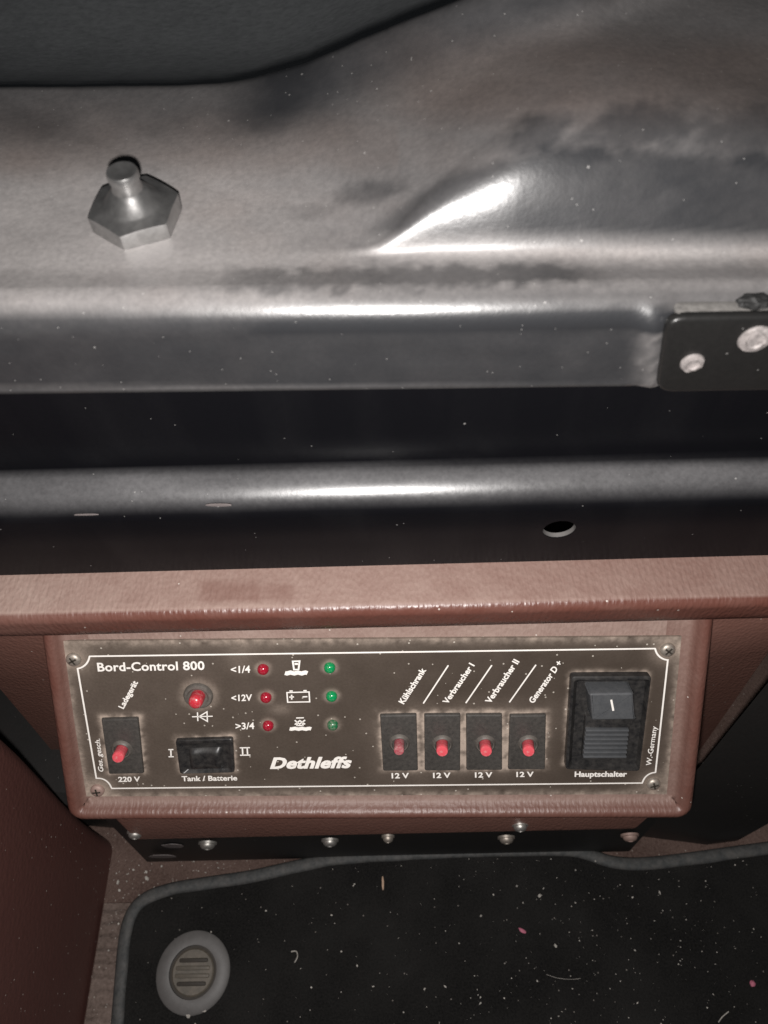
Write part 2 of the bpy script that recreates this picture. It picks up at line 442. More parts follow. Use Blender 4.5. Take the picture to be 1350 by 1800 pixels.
# ------------------------------------------------------------------ hexagon nut with its stud
npos = on_z(243, 386, PAN_Z); npos.z = PAN_Z + pan_h(npos.x, npos.y)
nutT = thing('hex_nut', 'zinc hexagon nut with a short round stud on the dusty pan', 'nut', Matrix.Translation(npos) @ Matrix.Rotation(R(3), 4, 'X') @ Matrix.Rotation(R(-8), 4, 'Z'))
AP = .0112; NH = .0114; n = 120
def top(r):
    return interp(((.0040, NH), (.0046, NH - .0004), (.0080, NH - .0046), (.0095, NH - .0050), (AP / math.cos(math.pi / 6), NH - .0058)), r)
rings = [[] for _ in range(8)]
for j in range(n):
    th = 2 * math.pi * j / n
    m_ = ((th - math.pi / 2 + math.pi / 6) % (math.pi / 3)) - math.pi / 6
    rr = AP / math.cos(math.pi / 6 - abs(m_))
    rr = min(rr, AP / math.cos(math.pi / 6) * .992)
    c, s_ = math.cos(th), math.sin(th)
    rings[0].append((rr * .93 * c, rr * .93 * s_, -.001)); rings[1].append((rr * c, rr * s_, .0009)); rings[2].append((rr * c, rr * s_, top(rr)))
    for k, r_ in enumerate((.0098, .0088, .0078, .0050, .0036)): rings[3 + k].append((r_ * c, r_ * s_, top(r_)))
v, f = grid(rings, True)
obj('nut_body', mesh(v, f, auto=28), nutT, 'nut')
obj('stud', lathe([(.0044, NH - .002), (.0042, NH - .0002), (.0039, NH + .0006), (.0039, NH + .0026), (.0043, NH + .0030), (.0043, NH + .0044), (.0040, NH + .0051), (.0026, NH + .0051), (.0016, NH + .0048)], 40), nutT, 'nut')

# ------------------------------------------------------------------ bracket on the flange
yb = .1478
b0 = on_y(1166, 600, yb); b1 = on_y(1480, 600, yb)
brk = thing('mounting_bracket', 'glossy black angle bracket riveted over the right end of the flange', 'bracket', Matrix.Translation((b0.x, yb, PAN_Z - .029)))
BO = Vector((b0.x, yb, PAN_Z - .029))
zt = PAN_Z - .0005
k0 = on_y(1156, 672, yb); k1 = on_y(1168, 556, yb)
ol = [(k0.x - BO.x, 0), (.085, 0), (.085, zt - BO.z), (k1.x - BO.x, zt - BO.z)]
ol = round_rect(ol, .0050)
bp = prism(ol, -.0014, .0018, .0014, 'bracket_plate', 4)
xform(bp, Matrix(((1, 0, 0, 0), (0, 0, -1, 0), (0, 1, 0, 0), (0, 0, 0, 1))))
at = bp.attributes.new('dust', 'FLOAT', 'POINT'); at.data.foreach_set('value', [.022] * len(bp.vertices))
obj('bracket_plate', bp, brk, 'bracket')
tl = prism(round_rect([(k1.x - BO.x + .003, 0), (.085, 0), (.085, .006), (k1.x - BO.x + .003, .006)], .002), 0, .0014, .0006, 'x', 2)
xform(tl, Matrix.Translation((0, -.0012, zt - BO.z - .0016)))
at = tl.attributes.new('dust', 'FLOAT', 'POINT'); at.data.foreach_set('value', [.55] * len(tl.vertices))
obj('top_lip', tl, brk, 'bracket')
def rivet(name, u, v_, r, parent, org, y, tilt):
    p = on_y(u, v_, y)
    prof = [(r, -.001), (r, .0004), (r * .93, .0010), (r * .6, .0013), (r * .5, .0008), (r * .2, .0007)]
    me = lathe(prof, 28)
    for q in me.vertices:
        k = noise.noise(q.co * 900 + Vector((u, 0, 0))); q.co.z += .0003 * k; q.co.x *= 1 + .06 * k
    o = obj(name, me, parent, 'rivet')
    o.matrix_local = Matrix.Translation(p - org) @ Matrix.Rotation(R(90), 4, 'X') @ Matrix.Rotation(tilt, 4, 'Z')
    return o
rivet('rivet', 1216, 636, .0032, brk, BO, yb - .0016, .3)
rivet('rivet', 1327, 594, .0044, brk, BO, yb - .0016, 1.1)
hp = on_z(1327, 530, zt + .001)
clod = bpy.data.meshes.new('clod'); bm = bmesh.new(); bmesh.ops.create_icosphere(bm, subdivisions=3, radius=1)
for q in bm.verts:
    k = 1 + .35 * noise.noise(q.co * 2.1); q.co = Vector((q.co.x * .0042 * k, q.co.y * .0026 * k, q.co.z * .0016 * k))
bm.to_mesh(clod); bm.free()
clo = obj('dirt_clod', clod, None, 'void'); clo.location = hp
tag(clo, 'small dark clod of dirt on the upper edge of the black bracket', 'dirt')

# ------------------------------------------------------------------ stepped black crossbeam
YAW_B = .010
yW = .1560; yF = .1405
zs = CAM_H - .2075
zB = CAM_H - .262
prof = [(yW, PAN_Z - .012), (yW, zs + .012)]
prof += [(yW, zs + .003), (yW, zs - .0004)]
cx = yF + .0128
for i in range(17):                      # rounded shoulder
    a = math.pi / 2 * i / 16
    prof.append((cx - .0128 * math.sin(a), zs - .0112 + .0110 * math.cos(a)))
prof += [(yF, zs - .03), (yF + .0003, zB)]
def offset_prof(pr, d):
    out = []
    for i, p in enumerate(pr):
        a = Vector(pr[max(0, i - 1)]); b = Vector(pr[min(len(pr) - 1, i + 1)]); t = (b - a).normalized()
        out.append((p[0] - t.y * d, p[1] + t.x * d))
    return out
def beam_solid(prof, th, x0, x1, yaw, nx):
    inn = offset_prof(prof, th)
    if inn[0][0] < prof[0][0]: inn = offset_prof(prof, -th)
    loop = prof + inn[::-1]
    nl = len(loop); vv = []
    for i in range(nx + 1):
        x = x0 + (x1 - x0) * i / nx
        vv += [Vector((x, y + yaw * x, z)) for y, z in loop]
    ff = []
    for i in range(nx):
        for j in range(nl):
            a = i * nl + j; b = i * nl + (j + 1) % nl
            ff.append((a, b, b + nl, a + nl))
    ff.append(tuple(range(nl))); k = nx * nl; ff.append(tuple(range(k, k + nl))[::-1])
    return vv, ff
BMO = Vector((0, yF, zB))
vv, ff = beam_solid(prof, .002, -.24, .24, YAW_B, 96)
bme = mesh([p - BMO for p in vv], ff, 'beam_sheet')
tmp = bpy.data.objects.new('tmp_beam', bme); C.objects.link(tmp)
hc = on_y(983, 931, yF); hc = on_y(983, 931, yF + YAW_B * hc.x)
HR = .0057
cut = bpy.data.meshes.new('tmp_cut'); bm = bmesh.new()
bmesh.ops.create_cone(bm, cap_ends=True, segments=40, radius1=HR, radius2=HR, depth=.012, matrix=Matrix.Translation(hc - BMO) @ Matrix.Rotation(R(90), 4, 'X'))
bm.to_mesh(cut); bm.free(); tc = bpy.data.objects.new('tmp_cut', cut); C.objects.link(tc)
md = tmp.modifiers.new('b', 'BOOLEAN'); md.operation = 'DIFFERENCE'; md.object = tc; md.solver = 'EXACT'
bpy.context.view_layer.update()
dg = bpy.context.evaluated_depsgraph_get()
bme2 = bpy.data.meshes.new_from_object(tmp.evaluated_get(dg)); bpy.data.objects.remove(tmp); bpy.data.objects.remove(tc)
dd = []
for q in bme2.vertices:
    p = q.co + BMO; u, v_ = proj(p)
    s_ = sm(zs - .0085, zs - .001, p.z) * sm(yW - .001, yW - .006, p.y)
    dd.append(max(0.0, 0.004 + .40 * s_ * (.85 + .4 * fbm(u / 160, v_ / 60)) + .02 * sm(985, 1010, v_) + .03 * max(0, fbm(u / 110, v_ / 45, 31))))
at = bme2.attributes.new('dust', 'FLOAT', 'POINT'); at.data.foreach_set('value', dd)
bme2.polygons.foreach_set('use_smooth', [True] * len(bme2.polygons)); bme2.set_sharp_from_angle(angle=R(35))
beam = thing('crossbeam', 'glossy black stepped metal crossbeam with one round drilled hole', 'beam', Matrix.Translation(BMO))
bme2.materials.clear(); obj('beam_sheet', bme2, beam, 'beam')
rg = [[(HR * 1.0 * k1 * math.cos(2 * math.pi * j / 40), y_, HR * k1 * math.sin(2 * math.pi * j / 40)) for j in range(40)] for k1, y_ in ((1.02, .0004), (.985, .00035), (.975, .0021), (1.02, .0021))]
v, f = grid(rg, True)
o = obj('hole_edge', mesh(v, f, auto=40), beam, 'edge_steel'); o.location = hc - BMO
def flake(u, v_, wd, ht, y, parent, org, mat, name):
    p = on_y(u, v_, y); pts = []
    for j in range(12):
        a = 2 * math.pi * j / 12; k = 1 + .35 * noise.noise((math.cos(a) * 2 + u, math.sin(a) * 2, v_))
        pts.append((wd * .5 * k * math.cos(a), ht * .5 * k * math.sin(a)))
    me = prism(pts, 0, .0003); o = obj(name, me, parent, mat)
    o.matrix_local = Matrix.Translation(p - org) @ Matrix.Rotation(R(90), 4, 'X'); return o
for u, v_, a, b in ((384, 887, .0085, .0014), (152, 904, .008, .0007)):
    yy = yF + YAW_B * on_y(u, v_, yF).x
    flake(u, v_, a, b, yy - .0001, beam, BMO, 'chip', 'paint_chip')

# ------------------------------------------------------------------ brown console
PT = .33; TILT = 23.0
Fv = ray(675, 900).normalized(); Rv = (CM.to_3x3() @ Vector((1, 0, 0))); Uv = (CM.to_3x3() @ Vector((0, 1, 0)))
pn = (-Fv * math.cos(R(TILT)) - Uv * math.sin(R(TILT))).normalized()
p0 = CO + ray(655, 1265) * PT
ex = (Matrix.Rotation(R(.1), 3, pn) @ Rv); ex = (ex - pn * ex.dot(pn)).normalized()
ey = pn.cross(ex).normalized()
PM = Matrix(((ex.x, ey.x, pn.x, p0.x), (ex.y, ey.y, pn.y, p0.y), (ex.z, ey.z, pn.z, p0.z), (0, 0, 0, 1)))
PMI = PM.inverted()
def q(u, v_, c=0.0):
    """pixel -> (a, b) on the panel plane (height c above it)"""
    d = ray(u, v_); o_ = p0 + pn * c
    t = (o_ - CO).dot(pn) / d.dot(pn)
    p = PMI @ (CO + d * t); return Vector((p.x, p.y))

con = thing('console_housing', 'brown grained plastic console housing with a dusty ledge and raised panel frame', 'console', Matrix.Translation((0, .1, 0)))
KO = Vector((0, .1, 0))
YAW_C = .007
zL = CAM_H - .2535; yL = .1215; rL = .0042
lp = [(.1445, zL - .003), (.1440, zL)]
for i in range(1, 8): lp.append((.144 + (yL + rL - .144) * i / 8, zL))
for i in range(13):
    a = math.pi / 2 * i / 12; lp.append((yL + rL - rL * math.sin(a), zL - rL + rL * math.cos(a)))
zLb = CAM_H - .2712
lp += [(yL, zL - .010), (yL + .0003, zL - .014), (yL + .0008, zLb + .003)]
for i in range(1, 6):
    a = math.pi / 2 * i / 5; lp.append((yL + .0008 + .003 * (1 - math.cos(a)), zLb + .003 - .003 * math.sin(a)))
lp += [(.16, zLb)]
rows = []; dus = []
NXL = 220
for y, z in lp:
    r = []
    for i in range(NXL + 1):
        x = -.25 + .5 * i / NXL
        p = Vector((x, y + YAW_C * x + .0003 * fbm(x * 20, y * 50), z)); r.append(p - KO)
        u, v_ = proj(p)
        flat = sm(zL - .0005, zL - .0001, z)
        clean = .25 * sm(60, 40, abs(u - 400)) * sm(22, 12, abs(v_ - 1040)) + .2 * sm(45, 30, abs(u - 480)) * sm(22, 12, abs(v_ - 1042))
        dus.append(max(.03, min(.95, .05 + .58 * flat * (1 - .25 * sm(500, 1100, u)) - clean * flat + .12 * fbm(u / 60, v_ / 20) + .12 * sm(250, 0, u))))
    rows.append(r)
v, f = grid(rows)
obj('ledge', mesh(v, f, smooth=True, attrs={'dust': dus}), con, 'brown')

# frame round the panel: swept lip, open at the top under the ledge
inn = [q(105, 1085), q(150, 1411), q(1186, 1408), q(1220, 1075)]
s_prof = [(-.010, -.0012, .62), (-.0025, -.0010, .66), (-.0008, -.0006, .6), (.0004, .0004, .40), (.0014, .0022, .22), (.0022, .0034, .24), (.0032, .0042, .15), (.0046, .0044, .10), (.0060, .0038, .10), (.0070, .0022, .10), (.0076, -.0005, .06), (.0080, -.006, .03), (.0086, -.016, .03), (.0094, -.040, .03)]
def frame_loop(s_, c):
    out = []
    A, B, D, E = inn
    def nrm(p, r): t = (r - p).normalized(); return Vector((t.y, -t.x))
    nl = -nrm(B, A) if nrm(B, A).x > 0 else nrm(B, A)
    nb = nrm(D, B) if nrm(D, B).y < 0 else -nrm(D, B)
    nr = nrm(E, D) if nrm(E, D).x > 0 else -nrm(E, D)
    N = 30
    for i in range(N): out.append(A.lerp(B, i / N) + nl * s_)
    a0 = math.atan2(nl.y, nl.x) % (2 * math.pi); a1 = math.atan2(nb.y, nb.x) % (2 * math.pi)
    def corner(P, a0, a1):
        for i in range(9):
            a = a0 + (a1 - a0) * i / 8
            k = s_ * (1.0 if s_ > 0 else 1.35)
            out.append(P + Vector((math.cos(a), math.sin(a))) * k)
    corner(B, a0, a1)
    M_ = 90
    for i in range(1, M_): out.append(B.lerp(D, i / M_) + nb * s_)
    a2 = math.atan2(nr.y, nr.x); 
    if a2 < 0: a2 += 2 * math.pi
    if a2 < a1: a2 += 2 * math.pi
    corner(D, a1, a2)
    for i in range(1, N + 1): out.append(D.lerp(E, i / N) + nr * s_)
    return [Vector((p.x, p.y, c)) for p in out]
rows = []; dus = []
for s_, c, dv in s_prof:
    L = frame_loop(s_, c); rows.append([PM @ p - KO for p in L])
    for i, p in enumerate(L):
        bottom = 1 if 38 < i < 38 + 92 else .75
        dus.append(max(.02, dv * bottom + .14 * fbm(p.x * 60, p.y * 60, 4)))
v, f = grid(rows)
obj('panel_frame', mesh(v, f, smooth=True, attrs={'dust': dus}), con, 'brown')
# flat seat the panel lies on
st = [inn[0] + Vector((-.001, 0)), inn[1] + Vector((.001, .001)), inn[2] + Vector((-.001, .001)), inn[3]]
NA, NB = 60, 24; rows = []; dus = []
for j in range(NB + 1):
    r = []
    for i in range(NA + 1):
        t, s_ = i / NA, j / NB
        p = (st[1].lerp(st[2], t)).lerp(st[0].lerp(st[3], t), s_); r.append(PM @ Vector((p.x, p.y, -.0013)) - KO); dus.append(.75 + .15 * fbm(p.x * 60, p.y * 60))
    rows.append(r)
v, f = grid(rows); obj('panel_seat', mesh(v, f, smooth=True, attrs={'dust': dus}), con, 'brown')
# wall of the console behind the frame
yC = .136
wl = [Vector((-.24, yC, zLb + .002)), on_y(-14, 1196, yC), on_y(60, 1283, yC), on_y(104, 1336, yC), on_y(190, 1425, yC), on_y(1150, 1425, yC), on_y(1237, 1311, yC), on_y(1295, 1228, yC), on_y(1352, 1146, yC), Vector((.24, yC, on_y(1352, 1146, yC).z + .01)), Vector((.24, yC, zLb + .002))]
me = prism([(p.x, p.z) for p in wl], 0, .0025, .0006, 'x', 2)
xform(me, Matrix(((1, 0, 0, 0), (0, 0, 1, yC - KO.y), (0, 1, 0, 0), (0, 0, 0, 1))))
obj('back_wall', me, con, 'brown_plain')
# brown skirt below the frame
yS = .0835
s0 = on_y(196, 1448, yS); s1 = on_y(1166, 1436, yS)
zSk = CAM_H - .447
me = prism(round_rect([(s0.x - .002, zSk + .068), (s0.x + .006, zSk), (s1.x - .010, zSk), (s1.x + .004, zSk + .068)], .003), 0, .03, .0012, 'x', 3)
xform(me, Matrix(((1, 0, 0, 0), (0.004, .17, 1, yS - .003 - .17 * zSk - KO.y), (0, 1, 0, 0), (0, 0, 0, 1))))
obj('skirt', me, con, 'brown_plain')

# ------------------------------------------------------------------ black plinth under the console, with screws
pl = thing('plinth', 'black plinth board with dull screws under the brown console', 'plinth', Matrix.Translation((0, .0865, 0)))
LO = Vector((0, .0865, 0))
me = prism([(-.152, .004), (.150, .004), (.150, .13), (-.152, .13)], 0, .025, .0008)
xform(me, Matrix(((1, 0, 0, 0), (0.004, .09, 1, -.0063), (0, 1, 0, 0), (0, 0, 0, 1))))
obj('board', me, pl, 'plinth')
def pan_screw(parent, org, u, v_, y, mat, r=.0036):
    p = on_y(u, v_, y)
    prof = [(r * 1.25, -.0008), (r * 1.25, .0004), (r, .0006), (r * .96, .0016), (r * .75, .0026), (r * .4, .0031), (r * .32, .0024), (.0002, .0022)]
    o = obj('screw', lathe(prof, 24), parent, mat)
    o.matrix_local = Matrix.Translation(p - org) @ Matrix.Rotation(R(90), 4, 'X'); return o
for u, v_, m_, r_ in ((365, 1483, 'screw_bright', .0042), (580, 1478, 'screw_bright', .0040), (682, 1471, 'screw', .0030), (890, 1473, 'screw', .0040), (1107, 1469, 'screw_brown', .0042)):
    p = on_y(u, v_, .0855); pan_screw(pl, LO, u, v_, .0865 + .004 * p.x + .09 * (p.z - .07) - .0006, m_, r_)
for u, v_, m_ in ((238, 1464, 'screw_bright'), (914, 1451, 'screw_bright')):
    pan_screw(con, KO, u, v_, yS - .001, m_, .0036)
for u, v_, a, b in ((305, 1487, .012, .014), (285, 1505, .016, .010)):
    flake(u, v_, a, b, .0865 + .004 * on_y(u, v_, .083).x + .09 * (on_y(u, v_, .083).z - .07) - .0002, pl, LO, 'chip', 'paint_chip')

# right hand black trim and left hand maroon panel
rt = thing('side_trim', 'black upright side trim in the dark corner right of the console', 'trim', Matrix.Translation((.2, .09, 0)))
RO = Vector((.2, .09, 0))
a0 = on_z(1150, 1492, 0); a1 = on_z(1296, 1478, 0); a2 = on_z(1356, 1412, 0); a3 = a2 + Vector((.08, .09, 0))
foot_l = [Vector((.151, .092, 0)), Vector((a1.x - .02, a1.y - .002, 0)), Vector((a1.x, a1.y, 0)), a2, a3]
rows = []
for z, dx, dy in ((0, 0, 0), (.06, .002, .002), (.12, .008, .010), (.2, .02, .03)):
    rows.append([p + Vector((dx, dy, z)) - RO for p in foot_l])
v, f = grid(rows); obj('trim_face', mesh(v, f, auto=30), rt, 'plinth')
e = []
pts = [on_y(1350, 1236, .15), on_y(1295, 1297, .135), on_y(1240, 1360, .12), on_y(1190, 1425, .108), on_y(1150, 1490, .0935)]
def tube(pts, r, n=8):
    rows = []
    for i, p in enumerate(pts):
        t = (pts[min(i + 1, len(pts) - 1)] - pts[max(i - 1, 0)]).normalized()
        s1_ = t.cross(Vector((0, 0, 1))); s1_ = s1_.normalized() if s1_.length > 1e-4 else Vector((1, 0, 0)); s2_ = t.cross(s1_)
        rows.append([p + (s1_ * math.cos(2 * math.pi * j / n) + s2_ * math.sin(2 * math.pi * j / n)) * r for j in range(n)])
    v, f = grid(rows, True); f.append(tuple(range(n))); k = (len(rows) - 1) * n; f.append(tuple(range(k, k + n)))
    return v, f
v, f = tube([p - RO for p in pts], .0007); obj('trim_seam', mesh(v, f, smooth=True), rt, 'plinth')

lt = thing('side_trim', 'black side trim and added black shelf filling the dark gap left of the console', 'trim', Matrix.Translation((-.2, .1, 0)))
rows = [[Vector((x, y + dy, z)) - Vector((-.2, .1, 0)) for x, y in ((-.40, .105), (-.2, .1035), (-.165, .100), (-.1525, .094))] for z, dy in ((0, 0), (.03, 0), (.052, .002), (.056, .008), (.057, .30))]  # top row runs back as an added shelf, blacking out lit floor in the gap
v, f = grid(rows); obj('trim_face', mesh(v, f, auto=30), lt, 'plinth')
lt['group'] = rt['group'] = 'black trims beside the console'
lpn = thing('side_panel', 'dark maroon plastic side panel filling the lower left corner', 'side panel', Matrix.Translation((-.176, -.05, 0)))
QO = Vector((-.176, -.05, 0))
rows = []
for k in range(26):                                  # plan: straight along Y, rounded away at the far end
    if k < 18: x, y = 0.0, -.35 + (.086 + .35) * k / 17
    else:
        a = math.pi / 2 * (k - 17) / 8; x, y = -.010 * (1 - math.cos(a)), .086 + .010 * math.sin(a)
    col = []
    for z in (0, .03, .06, .09, .12, .15, .18, .21, .24, .27):
        lean = .012 * z * z
        col.append(Vector((-.176 + x - lean, y + .016 * sm(.02, .2, z) , z)) - QO)
    rows.append(col)
rows.append([p + Vector((-.12, .0, 0)) for p in rows[-1]])
v, f = grid(rows); obj('panel_skin', mesh(v, f, smooth=True), lpn, 'maroon')

# ------------------------------------------------------------------ control panel
cp = thing('control_panel', 'dusty dark brown control panel with white print, red buttons and switches', 'control panel', PM)
def P2(u, v_, c=0.0): return q(u, v_, c)
plate = [P2(107, 1127), P2(152, 1400), P2(1172, 1396), P2(1198, 1119)]
rects = []                                             # things that gather dust round their edge: (polygon, width, strength)
brk_px = [((668, 1254), (732, 1252.5), (734.5, 1351), (673.5, 1351.5)), ((745.5, 1253), (809, 1252.5), (808.5, 1351), (746.5, 1351)),
          ((819, 1253), (882, 1252.5), (882, 1350), (819.5, 1350)), ((895.5, 1254), (959, 1253), (957, 1349), (892.5, 1349)), ((179.5, 1261), (244, 1259), (254, 1356), (193, 1357))]
sw_px = ((310, 1297), (410, 1294), (413.5, 1353), (318, 1355.5)); ms_px = ((1001.5, 1181.5), (1140.5, 1180.5), (1120, 1346.5), (991, 1343))
def poly_dist(p, poly):
    best = 9; inside = True
    k = len(poly)
    for i in range(k):
        a, b = poly[i], poly[(i + 1) % k]; ab = b - a
        t = max(0, min(1, (p - a).dot(ab) / ab.dot(ab))); best = min(best, (p - a - ab * t).length)
        if ab.x * (p.y - a.y) - ab.y * (p.x - a.x) > 0: inside = False
    return 0 if inside else best
polys = [[P2(*c) for c in b] for b in brk_px] + [[P2(*c) for c in sw_px], [P2(*c) for c in ms_px]]
led_px = [(462.7, 1175.6), (467.8, 1225), (471.6, 1274.4), (579.6, 1172.7), (583, 1222.9), (585, 1273.3)]
leds = [P2(*c) for c in led_px]
hubp = P2(349, 1222)
scr_px = [(130, 1158), (172, 1388), (1173, 1141), (1148, 1376.5)]
scr = [P2(*c) for c in scr_px]
NA, NB = 420, 130
vs = []; dus = []
A, B, D, E = plate
def face_dust(p, t, s_):
    u, v_ = proj(PM @ Vector((p.x, p.y, 0)))
    n = fbm(p.x * 70, p.y * 70, 1); n2 = fbm(p.x * 250, p.y * 250, 2)
    d = .12 - .065 * sm(.10, .75, t) + .05 * n
    for i, po in enumerate(polys):
        x = poly_dist(p, po)
        amp, wd = ((.50, .0019) if i < 5 else (.36, .0018) if i == 5 else (.24, .0014))
        d += amp * math.exp(-(x / wd) ** 2) * max(.15, .75 + 2.4 * n2 + 2.2 * n)
        d += (.34 if i < 6 else .22) * math.exp(-(x / .0008) ** 2) * (.8 + 2 * n2)
        if i in (0, 1, 2, 3): d += .06 * math.exp(-(x / .007) ** 2)
    for L in leds: d += .34 * math.exp(-(((p - L).length - .0026) / .0012) ** 2) * (.9 + n2)
    d += .28 * math.exp(-(((p - hubp).length - .0066) / .0020) ** 2) * (.9 + n2)
    for i, L in enumerate(scr): d += (.45 if i != 1 else .7) * math.exp(-((p - L).length / .0065) ** 2)
    e = min((1 - s_) * .062, s_ * .062, t * .25, (1 - t) * .25)
    d += .40 * math.exp(-(e / .0018) ** 2) * (.8 + 2 * n2) + .07 * math.exp(-(e / .005) ** 2)
    d += .12 * sm(.05, .0, abs(u - 425) / 800) * sm(1195, 1165, v_)
    d += .20 * math.exp(-((u - 492) / 16) ** 2 - ((v_ - 1246) / 9) ** 2)
    return max(.01, min(.95, d))
for j in range(NB + 1):
    for i in range(NA + 1):
        t, s_ = i / NA, j / NB
        p = (B.lerp(D, t)).lerp(A.lerp(E, t), s_)
        # round corners
        vs.append(Vector((p.x, p.y, 0))); dus.append(face_dust(p, t, s_))
fs = [(j * (NA + 1) + i, j * (NA + 1) + i + 1, (j + 1) * (NA + 1) + i + 1, (j + 1) * (NA + 1) + i) for j in range(NB) for i in range(NA)]
# rim so the plate has thickness
ring = [i for i in range(NA + 1)] + [(j + 1) * (NA + 1) - 1 for j in range(1, NB + 1)] + [NB * (NA + 1) + i for i in range(NA - 1, -1, -1)] + [j * (NA + 1) for j in range(NB - 1, 0, -1)]
base = len(vs)
for i in ring: vs.append(vs[i] + Vector((0, 0, -.0011))); dus.append(.4)
k = len(ring)
for i in range(k): fs.append((ring[i], base + i, base + (i + 1) % k, ring[(i + 1) % k]))
me = mesh(vs, fs, attrs={'dust': dus}, auto=40); obj('face_plate', me, cp, 'face')

INK = .00022
def strokes(name, polylines, wpx, c=INK, closed=False):
    """flat printed lines given in picture pixels; width in pixels"""
    wd = wpx * .000238 * .5; vs = []; fs = []
    for pl_ in polylines:
        pts = [P2(*p) for p in pl_]; k = len(pts); b0_ = len(vs)
        for i, p in enumerate(pts):
            a = pts[i - 1] if (i > 0 or closed) else p; b = pts[(i + 1) % k] if (i < k - 1 or closed) else p
            d1 = (p - a).normalized() if (p - a).length > 0 else None; d2 = (b - p).normalized() if (b - p).length > 0 else None
            d1 = d1 or d2; d2 = d2 or d1
            n1 = Vector((-d1.y, d1.x)); n2 = Vector((-d2.y, d2.x)); mvec = (n1 + n2).normalized(); s_ = wd / max(.35, mvec.dot(n1))
            vs += [Vector((*(p + mvec * s_), c)), Vector((*(p - mvec * s_), c))]
        for i in range(k if closed else k - 1):
            a = b0_ + 2 * i; b = b0_ + 2 * ((i + 1) % k); fs.append((a, a + 1, b + 1, b))
    o = obj(name, mesh(vs, fs), cp, 'print'); return o
def arc(cx, cy, p_from, p_to, n=7):
    """concave corner arc round (cx,cy) in picture pixels"""
    r0 = math.hypot(p_from[0] - cx, p_from[1] - cy); r1 = math.hypot(p_to[0] - cx, p_to[1] - cy)
    a0 = math.atan2(p_from[1] - cy, p_from[0] - cx); a1 = math.atan2(p_to[1] - cy, p_to[0] - cx)
    if a1 - a0 > math.pi: a1 -= 2 * math.pi
    if a0 - a1 > math.pi: a1 += 2 * math.pi
    return [(cx + (r0 + (r1 - r0) * i / n) * math.cos(a0 + (a1 - a0) * i / n), cy + (r0 + (r1 - r0) * i / n) * math.sin(a0 + (a1 - a0) * i / n)) for i in range(n + 1)]
bl = [(136.7, 1175)] + [(169.6, 1367.3)] + arc(172, 1391, (171, 1367.5), (196, 1384), 7) + [(197, 1385.3)] + [(1128.5, 1375.8)] + arc(1152, 1381, (1129.5, 1373.5), (1150.5, 1357.3), 7) + [(1152, 1356.8)] + [(1173.6, 1159.6)] + arc(1175, 1136, (1172, 1159.5), (1151.5, 1140.5), 7) + [(1150.9, 1139.6)] + [(158, 1153.2)] + arc(132, 1152, (157.5, 1154.5), (138, 1174.5), 7)
strokes('border_line', [bl], 3.0, closed=True)

def lettering(txt, a, b, t, bold=0.0, spacing=1.0, name='lettering', c=INK):
    """text whose baseline runs a->b and whose first capital reaches t (picture pixels)"""
    cu = bpy.data.curves.new('t', 'FONT'); cu.body = txt; cu.size = 1; cu.offset = bold; cu.space_character = spacing; cu.resolution_u = 3
    to = bpy.data.objects.new('t', cu); C.objects.link(to); bpy.context.view_layer.update()
    me = bpy.data.meshes.new_from_object(to.evaluated_get(bpy.context.evaluated_depsgraph_get()))
    bpy.data.objects.remove(to)
    xs_ = [p.co.x for p in me.vertices]; x0, x1 = min(xs_), max(xs_)
    cap = .729 * 1.0
    pa, pb, pt = P2(*a), P2(*b), P2(*t)
    ux = (pb - pa) / (x1 - x0); uy = (pt - pa) / cap
    for p in me.vertices:
        r = pa + ux * (p.co.x - x0) + uy * p.co.y; p.co = Vector((r.x, r.y, c))
    me.materials.clear()
    # keep faces looking out of the panel
    bm = bmesh.new(); bm.from_mesh(me)
    bmesh.ops.recalc_face_normals(bm, faces=bm.faces)
    for fa in bm.faces:
        if fa.normal.z < 0: fa.normal_flip()
    bm.to_mesh(me); bm.free()
    return obj(name, me, cp, 'print')
lettering('Bord-Control 800', (172.2, 1179.4), (360, 1176.6), (170.3, 1164), .022, 1.03)
lettering('Ladegerät', (217.2, 1246), (243, 1199), (207.6, 1241.6), .03)
lettering('Ges. gesch.', (182.2, 1356.7), (175.4, 1298), (172.9, 1354.8), .014)
lettering('220 V', (208.2, 1373.6), (246.7, 1373), (207.6, 1364.8), .03)
lettering('Tank / Batterie', (320, 1372.4), (417.3, 1371), (319.2, 1363.5), .026)
lettering('<1/4', (406, 1182.6), (440, 1181.6), (405.6, 1170), .02)
lettering('<12V', (407, 1232), (443.3, 1231), (406.6, 1220.5), .02)
lettering('>3/4', (414.4, 1281.6), (447.3, 1280.6), (413.8, 1269.8), .02)
lettering('Dethleffs', (474.8, 1350.2), (613.5, 1348.6), (481.5, 1330.5), .034, 1.06)
lettering('Dethleffs', (475.8, 1350.2), (614.7, 1348.6), (482.5, 1330.5), .034, 1.06, c=INK + .00005)
lettering('Kühlschrank', (709.6, 1237.6), (749.4, 1177), (699.6, 1232.6), .03)
lettering('Verbraucher I', (786.4, 1237.6), (834.3, 1169), (776.9, 1232.6), .028)
lettering('Verbraucher II', (861.6, 1236.6), (913, 1162.4), (851.6, 1231.6), .028)
lettering('Generator D +', (937, 1236.6), (988.2, 1165), (928.2, 1230.4), .028)
for i in range(4): lettering('12 V', [(688.5, 1367.4), (761.3, 1366.8), (834.8, 1366), (907.6, 1365)][i], [(719, 1367), (792, 1366.4), (865.4, 1365.6), (938, 1364.6)][i], [(688.1, 1358.2), (761, 1357.6), (834.6, 1356.9), (907.5, 1356)][i], .03)
lettering('Hauptschalter', (1009.8, 1364.6), (1101.7, 1364.3), (1010.2, 1355.4), .034)
lettering('W.-Germany', (1144.2, 1345.4), (1154.6, 1276.5), (1134.6, 1344.4), .012)
